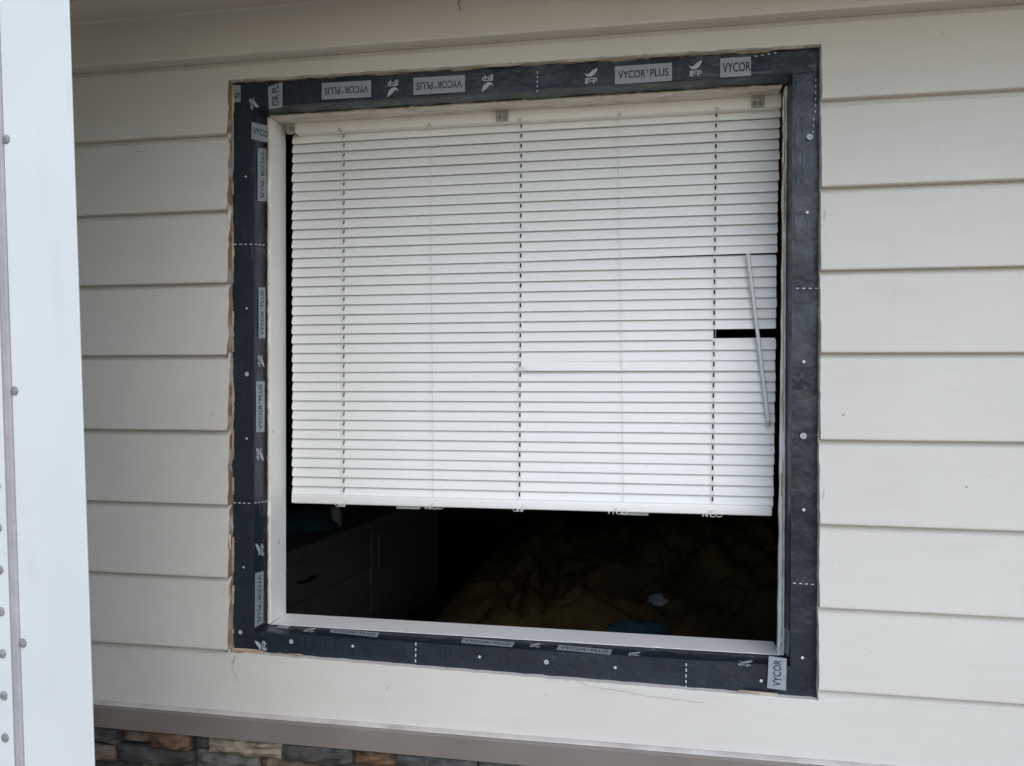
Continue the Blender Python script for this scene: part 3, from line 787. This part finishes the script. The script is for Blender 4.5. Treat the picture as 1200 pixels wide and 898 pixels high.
# ladder and lift cords
for k in range(5):
    xa, xb = cx_top[k], cx_bot[k]
    n = 3*NS; P1, P2 = [], []
    for i in range(n+1):
        tt = i/n; z = hz0+.002 + (zb_rail+.010-hz0)*tt; x = xa+(xb-xa)*tt
        wob = .0022*math.sin(i*2*math.pi/3.0+1.2)
        P1.append((x - .0024 + .0005*nz(tt*9, k), YS-.0078+wob*.35, z)); P2.append((x+.0028 + .0006*nz(tt*9, k+9), YS-.0074, z))
    tube('ladder_cord', P1, .00055, M['cord'], blind, 5)
    if k in (0, 2, 4): tube('ladder_cord', P2, .0004, M['cord'], blind, 5)
    cl = bmesh.new(); bm_box(cl, xa-.0035, xa+.0035, .1245, .1278, hz0-.003, hz0+.003, .0006); shear(bm_obj('cord_clip', cl, M['clear'], blind), k_head)
    # loose frayed ends knotted below the rail
    for rep in range(3):
        r_ = random.Random(k*10+rep); x = xb + r_.uniform(-.02, .015); P = []
        for i in range(16):
            a = i*.9+r_.uniform(0, .8)
            P.append((x + i*.0016*(1 if rep % 2 else -.8) + .003*math.cos(a), YS-.0138+.0012*math.sin(a*1.3), zb_rail + .0015 + .0035*math.sin(a) + (.004 if i < 3 else -.002)))
        shear(tube('cord_end', P, .0006, M['cord'], blind, 5), k_bot)
# tilt wand, unhooked and hanging at a slant
a, b = W(876.5, 297, .134), W(901, 498, .134)
wand = tube('tilt_wand', [a, a+(b-a)*.02, a+(b-a)*.5, a+(b-a)*.97, b], .0038, mat('wand_plastic', (.68, .71, .71), .2, .6), blind, 6)
tube('wand_tip', [b+(a-b)*.025+Vector((0,-.0028,0)), b+(a-b)*.012+Vector((0,-.0032,0)), b+Vector((.0005,-.002,-.002))], .0026, M['clear'], blind, 6)

# ------------------------------------------------------------------ room behind
FZ = .15
rm = {}
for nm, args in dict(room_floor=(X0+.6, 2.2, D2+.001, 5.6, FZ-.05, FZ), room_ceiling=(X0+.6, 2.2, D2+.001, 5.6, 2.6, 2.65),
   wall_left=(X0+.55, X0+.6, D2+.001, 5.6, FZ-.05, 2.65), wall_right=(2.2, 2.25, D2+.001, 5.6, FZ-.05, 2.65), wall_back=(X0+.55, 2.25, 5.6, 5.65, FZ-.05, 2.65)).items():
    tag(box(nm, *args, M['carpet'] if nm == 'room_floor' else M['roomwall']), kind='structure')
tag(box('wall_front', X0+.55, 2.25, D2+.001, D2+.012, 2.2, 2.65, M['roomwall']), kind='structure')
# dresser against the left wall
p0 = onplane(335, 647, Vector((0,0,ZC-.75)), Vector((0,0,1))); p1 = onplane(515, 580, Vector((0,0,ZC-.75)), Vector((0,0,1)))
dv = (p1-p0).normalized(); ang = math.atan2(dv.y, dv.x); Lg = (p1-p0).length + .22; st = p0 - dv*.22
dresser = empty('dresser', (st.x, st.y, FZ)); tag(dresser, 'pale dresser with black drawer handle in the dark room', 'dresser')
dh = ZC-.75-FZ
def dbox(name, u0, u1, v0, v1, z0, z1, mt, bev=.003, parent=None):
    bm = bmesh.new(); bm_box(bm, u0, u1, v0, v1, z0, z1, bev)
    me_o = bm_obj(name, bm, mt); me_o.parent = dresser if parent is None else parent
    return me_o
dresser.rotation_euler.z = ang
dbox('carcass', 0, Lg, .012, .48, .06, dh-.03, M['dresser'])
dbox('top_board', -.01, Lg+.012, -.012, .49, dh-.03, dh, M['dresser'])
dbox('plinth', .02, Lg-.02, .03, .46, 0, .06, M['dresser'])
U1 = Lg*.52
for z0, z1 in ((dh-.24, dh-.065), (dh-.43, dh-.25), (dh-.62, dh-.44)):
    d_ = dbox('drawer_front', .012, U1-.006, 0, .012, z0, z1, M['dresser'])
    bm = bmesh.new(); bm_box(bm, .30, .42, -.03, -.02, (z0+z1)/2-.006, (z0+z1)/2+.006, .003); bm_box(bm, .305, .317, -.02, 0, (z0+z1)/2-.005, (z0+z1)/2+.005); bm_box(bm, .403, .415, -.02, 0, (z0+z1)/2-.005, (z0+z1)/2+.005)
    h = bm_obj('handle', bm, M['handle']); h.parent = d_
dd = dbox('door', U1+.006, Lg-.012, 0, .012, .08, dh-.065, M['dresser'])
bm = bmesh.new(); bm_box(bm, U1+.03, U1+.042, -.03, -.02, .4, .58, .003); h = bm_obj('handle', bm, M['dresser']); h.parent = dd
def blob(name, c, rx, ry, rz, mt, seed, label, cat, rough=.25, sub=4, group=None, flat=True):
    bm = bmesh.new(); bmesh.ops.create_icosphere(bm, subdivisions=sub, radius=1)
    for v in bm.verts:
        n = v.co.normalized(); k = 1 + rough*noise.fractal(n*2.2+Vector((seed, 0, 0)), 1.0, 2.0, 3)
        co = Vector((n.x*rx*k, n.y*ry*k, n.z*rz*k))
        if flat and co.z < -.0: co.z *= .25
        v.co = co
    o = bm_obj(name, bm, mt, None, True); o.location = c + Vector((0, 0, rz*.25)); tag(o, label, cat, group); return o
zt_d = ZC-.75
def on_d(px, py, extra=0): return onplane(px, py, Vector((0,0,zt_d+extra)), Vector((0,0,1)))
pp = on_d(372, 618); pp = st + dv*.62 + Vector((-dv.y, dv.x, 0))*.2; pp.z = zt_d
blob('cloth_pile', pp, .17, .13, .09, M['teal'], 3, 'crumpled dark teal cloth on the dresser', 'cloth')
jp = st + dv*.78 + Vector((-dv.y, dv.x, 0))*.09
bm = bmesh.new(); prof = [(.0, 0), (.028, 0), (.032, .01), (.033, .07), (.027, .085), (.028, .1), (.0, .1)]
vs = []
for r_, z_ in prof:
    vs.append([bm.verts.new((r_*math.cos(a), r_*math.sin(a), z_)) for a in [2*math.pi*k/18 for k in range(18)]] if r_ > 0 else [bm.verts.new((0, 0, z_))])
for i in range(len(vs)-1):
    A, B = vs[i], vs[i+1]
    for k in range(18):
        f = [A[k % len(A)], A[(k+1) % len(A)], B[(k+1) % len(B)], B[k % len(B)]]
        u = []
        for v in f:
            if v not in u: u.append(v)
        if len(u) > 2: bm.faces.new(u)
jar = bm_obj('jar', bm, M['jar'], None, True); jar.location = (jp.x, jp.y, zt_d); tag(jar, 'small pale jar at the front of the dresser top', 'jar')
# bed with heaped blankets
BZ = FZ+.52
bed = empty('bed', (.2, 1.9, FZ)); tag(bed, 'bed under heaped blankets just inside the opening', 'bed')
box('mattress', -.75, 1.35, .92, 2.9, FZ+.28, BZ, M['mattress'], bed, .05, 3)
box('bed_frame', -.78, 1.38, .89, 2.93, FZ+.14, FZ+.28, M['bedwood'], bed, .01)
for x in (-.74, 1.28):
    for y in (.93, 2.83): box('leg', x, x+.06, y, y+.06, FZ, FZ+.14, M['bedwood'], bed, .005)
vs, fs = [], []; nx_, ny_ = 200, 160
for j in range(ny_+1):
    for i in range(nx_+1):
        u, v = i/nx_, j/ny_; x = -.72+2.02*u; y = .94+1.9*v
        e = min(1, u/.12)*min(1, (1-u)/.1)*min(1, v/.08)*min(1, (1-v)/.1)
        hgt = .05 + .22*math.exp(-((x-.42)/.5)**2-((y-1.75)/.55)**2) + .1*math.exp(-((x-.75)/.2)**2-((y-1.3)/.25)**2)
        p = Vector((x*3.2, y*3.2, 2.0)); q_ = p + Vector((noise.noise(p*.9), noise.noise(p*.9+Vector((7, 0, 0))), 0))*.8; fold = .06*noise.fractal(p, .8, 2.0, 3) + .06*(1-abs(noise.noise(q_*1.6)))**4 + .035*(1-abs(noise.noise(q_*3.4+Vector((2, 5, 0)))))**4 - .03 
        vs.append((x, y, BZ+.004+max(0, (hgt+fold))*e**.6))
for j in range(ny_):
    for i in range(nx_): a = j*(nx_+1)+i; fs.append((a, a+1, a+nx_+2, a+nx_+1))
bl_o = mesh('blanket', vs, fs, M['mustard'], None, None, True); md = bl_o.modifiers.new('thick', 'SOLIDIFY'); md.thickness = .012; md.offset = 1
tag(bl_o, 'heaped mustard blanket on the bed inside the opening', 'blanket')
def bed_h(x, y):
    best = min(vs, key=lambda p: (p[0]-x)**2+(p[1]-y)**2); return best[2]
def bed_hit(px, py):
    r = ray(px, py); tt = .5
    while tt < 5:
        p = EYE + r*tt
        if p.y > .95 and p.z <= bed_h(p.x, p.y)+.012: return p
        tt += .02
    return EYE + r*2.2
for px, py, rx, ry, rz, mt, sd_, lb, ct in ((772, 706, .04, .035, .03, 'pale', 5, 'small white crumpled cloth lying on the mustard blanket', 'cloth'),
      (735, 736, .12, .06, .03, 'teal', 7, 'dark teal cloth at the near edge of the blanket', 'cloth'),):
    blob('loose_cloth', bed_hit(px, py)-Vector((0,0,.012)), rx, ry, rz, M[mt], sd_, lb, ct, .35)

# ------------------------------------------------------------------ riveted white metal panel close by on the left
PC = EYE + ray(98, 450)*.90
pa = math.radians(8); U = Vector((-math.cos(pa), math.sin(pa), 0)); N = Vector((math.sin(pa), math.cos(pa), 0))   # U runs left, N points to the house
e0, e1 = onplane(80, 0, PC, N), onplane(110, 898, PC, N)
V = (e0-e1).normalized()
Uq = (U - V*U.dot(V)).normalized()
base = e1 - V*(e1.z/V.z)
pan = empty('metal_panel', base); tag(pan, 'tall white riveted sheet-metal panel standing close at the far left', 'metal panel')
def uv_of(px, py):
    p = onplane(px, py, PC, N); d = p-base; vv = d.dot(V); return d.dot(Uq), vv
def pbox(name, u0, u1, n0, n1, v0, v1, mt, bev=0, parent=None, chamf=0):
    """n measured toward the house"""
    vs = []
    for v in (v0, v1):
        for (u, n) in ((u0, n0), (u1, n0), (u1, n1), (u0+chamf, n1)):
            vs.append(base + Uq*u + V*v + N*n)
    bm = bmesh.new(); bv = [bm.verts.new(q_) for q_ in vs]
    for f in ((0,1,2,3), (7,6,5,4), (0,4,5,1), (1,5,6,2), (2,6,7,3), (3,7,4,0)): bm.faces.new([bv[i] for i in f])
    if bev: bmesh.ops.bevel(bm, geom=list(bm.edges), offset=bev, segments=2, affect='EDGES', profile=.5)
    return bm_obj(name, bm, mt, pan if parent is None else parent)
uA = sum(uv_of(x, y)[0] for x, y in ((8, 300), (15.5, 500), (22.5, 700), (29, 890)))/4
uB = sum(uv_of(x, y)[0] for x, y in ((2.6, 300), (7.7, 500), (13.5, 700), (19.8, 890)))/4
uC = sum(uv_of(x, y)[0] for x, y in ((4.8, 500), (11, 700), (17, 890)))/3
HT = 2.9
pbox('sheet', 0, uA, 0, .0022, 0, HT, M['panel'], .0006)
pbox('seam_trim', uA+.0003, uB, -.003, .010, 0, HT, M['seal'], .0015)
pbox('seam_gap', uB+.0001, uC, .006, .011, 0, HT, M['dark'])
pbox('sheet', uC, uC+1.1, -.001, .0022, 0, HT, M['panel'], .0006)
pbox('core', .03, uC+1.1, .0125, .030, 0, HT, M['panel'], 0, None, .03)
def rivet(u, v, n):
    bm = bmesh.new(); bmesh.ops.create_uvsphere(bm, u_segments=16, v_segments=8, radius=1)
    r_ = .0058
    for w_ in bm.verts: w_.co = base + Uq*(u + w_.co.x*r_) + V*(v + w_.co.y*r_) + N*(n + w_.co.z*.0024)
    r2 = bmesh.ops.create_cone(bm, cap_ends=True, segments=12, radius1=.0019, radius2=.0015, depth=1)
    for w_ in r2['verts']: w_.co = base + Uq*(u + w_.co.x) + V*(v + w_.co.y) + N*(n -.0021 + w_.co.z*.0012)
    return bm_obj('rivet', bm, M['rivet'], pan, True)
rv = [uv_of(x, y) for x, y in ((7, 160.5), (17.3, 458), (27.7, 750.5))]
du = sum(r[0] for r in rv)/3; st_ = (rv[0][1]-rv[2][1])/2
k0 = rv[1][1]
for k in range(-4, 5):
    if .05 < k0+k*st_ < HT-.03: rivet(du, k0+k*st_, -.0006)
lv = [uv_of(x, y) for x, y in ((2.4, 716.5), (3.6, 765.8), (5.9, 815.4), (7.7, 864))]
ul = sum(r[0] for r in lv)/4; sl = (lv[0][1]-lv[3][1])/3
k = -14
while lv[3][1]+k*sl < min(HT-.03, uv_of(3, 480)[1]):
    if lv[3][1]+k*sl > .03: rivet(ul, lv[3][1]+k*sl, -.0016)
    k += 1
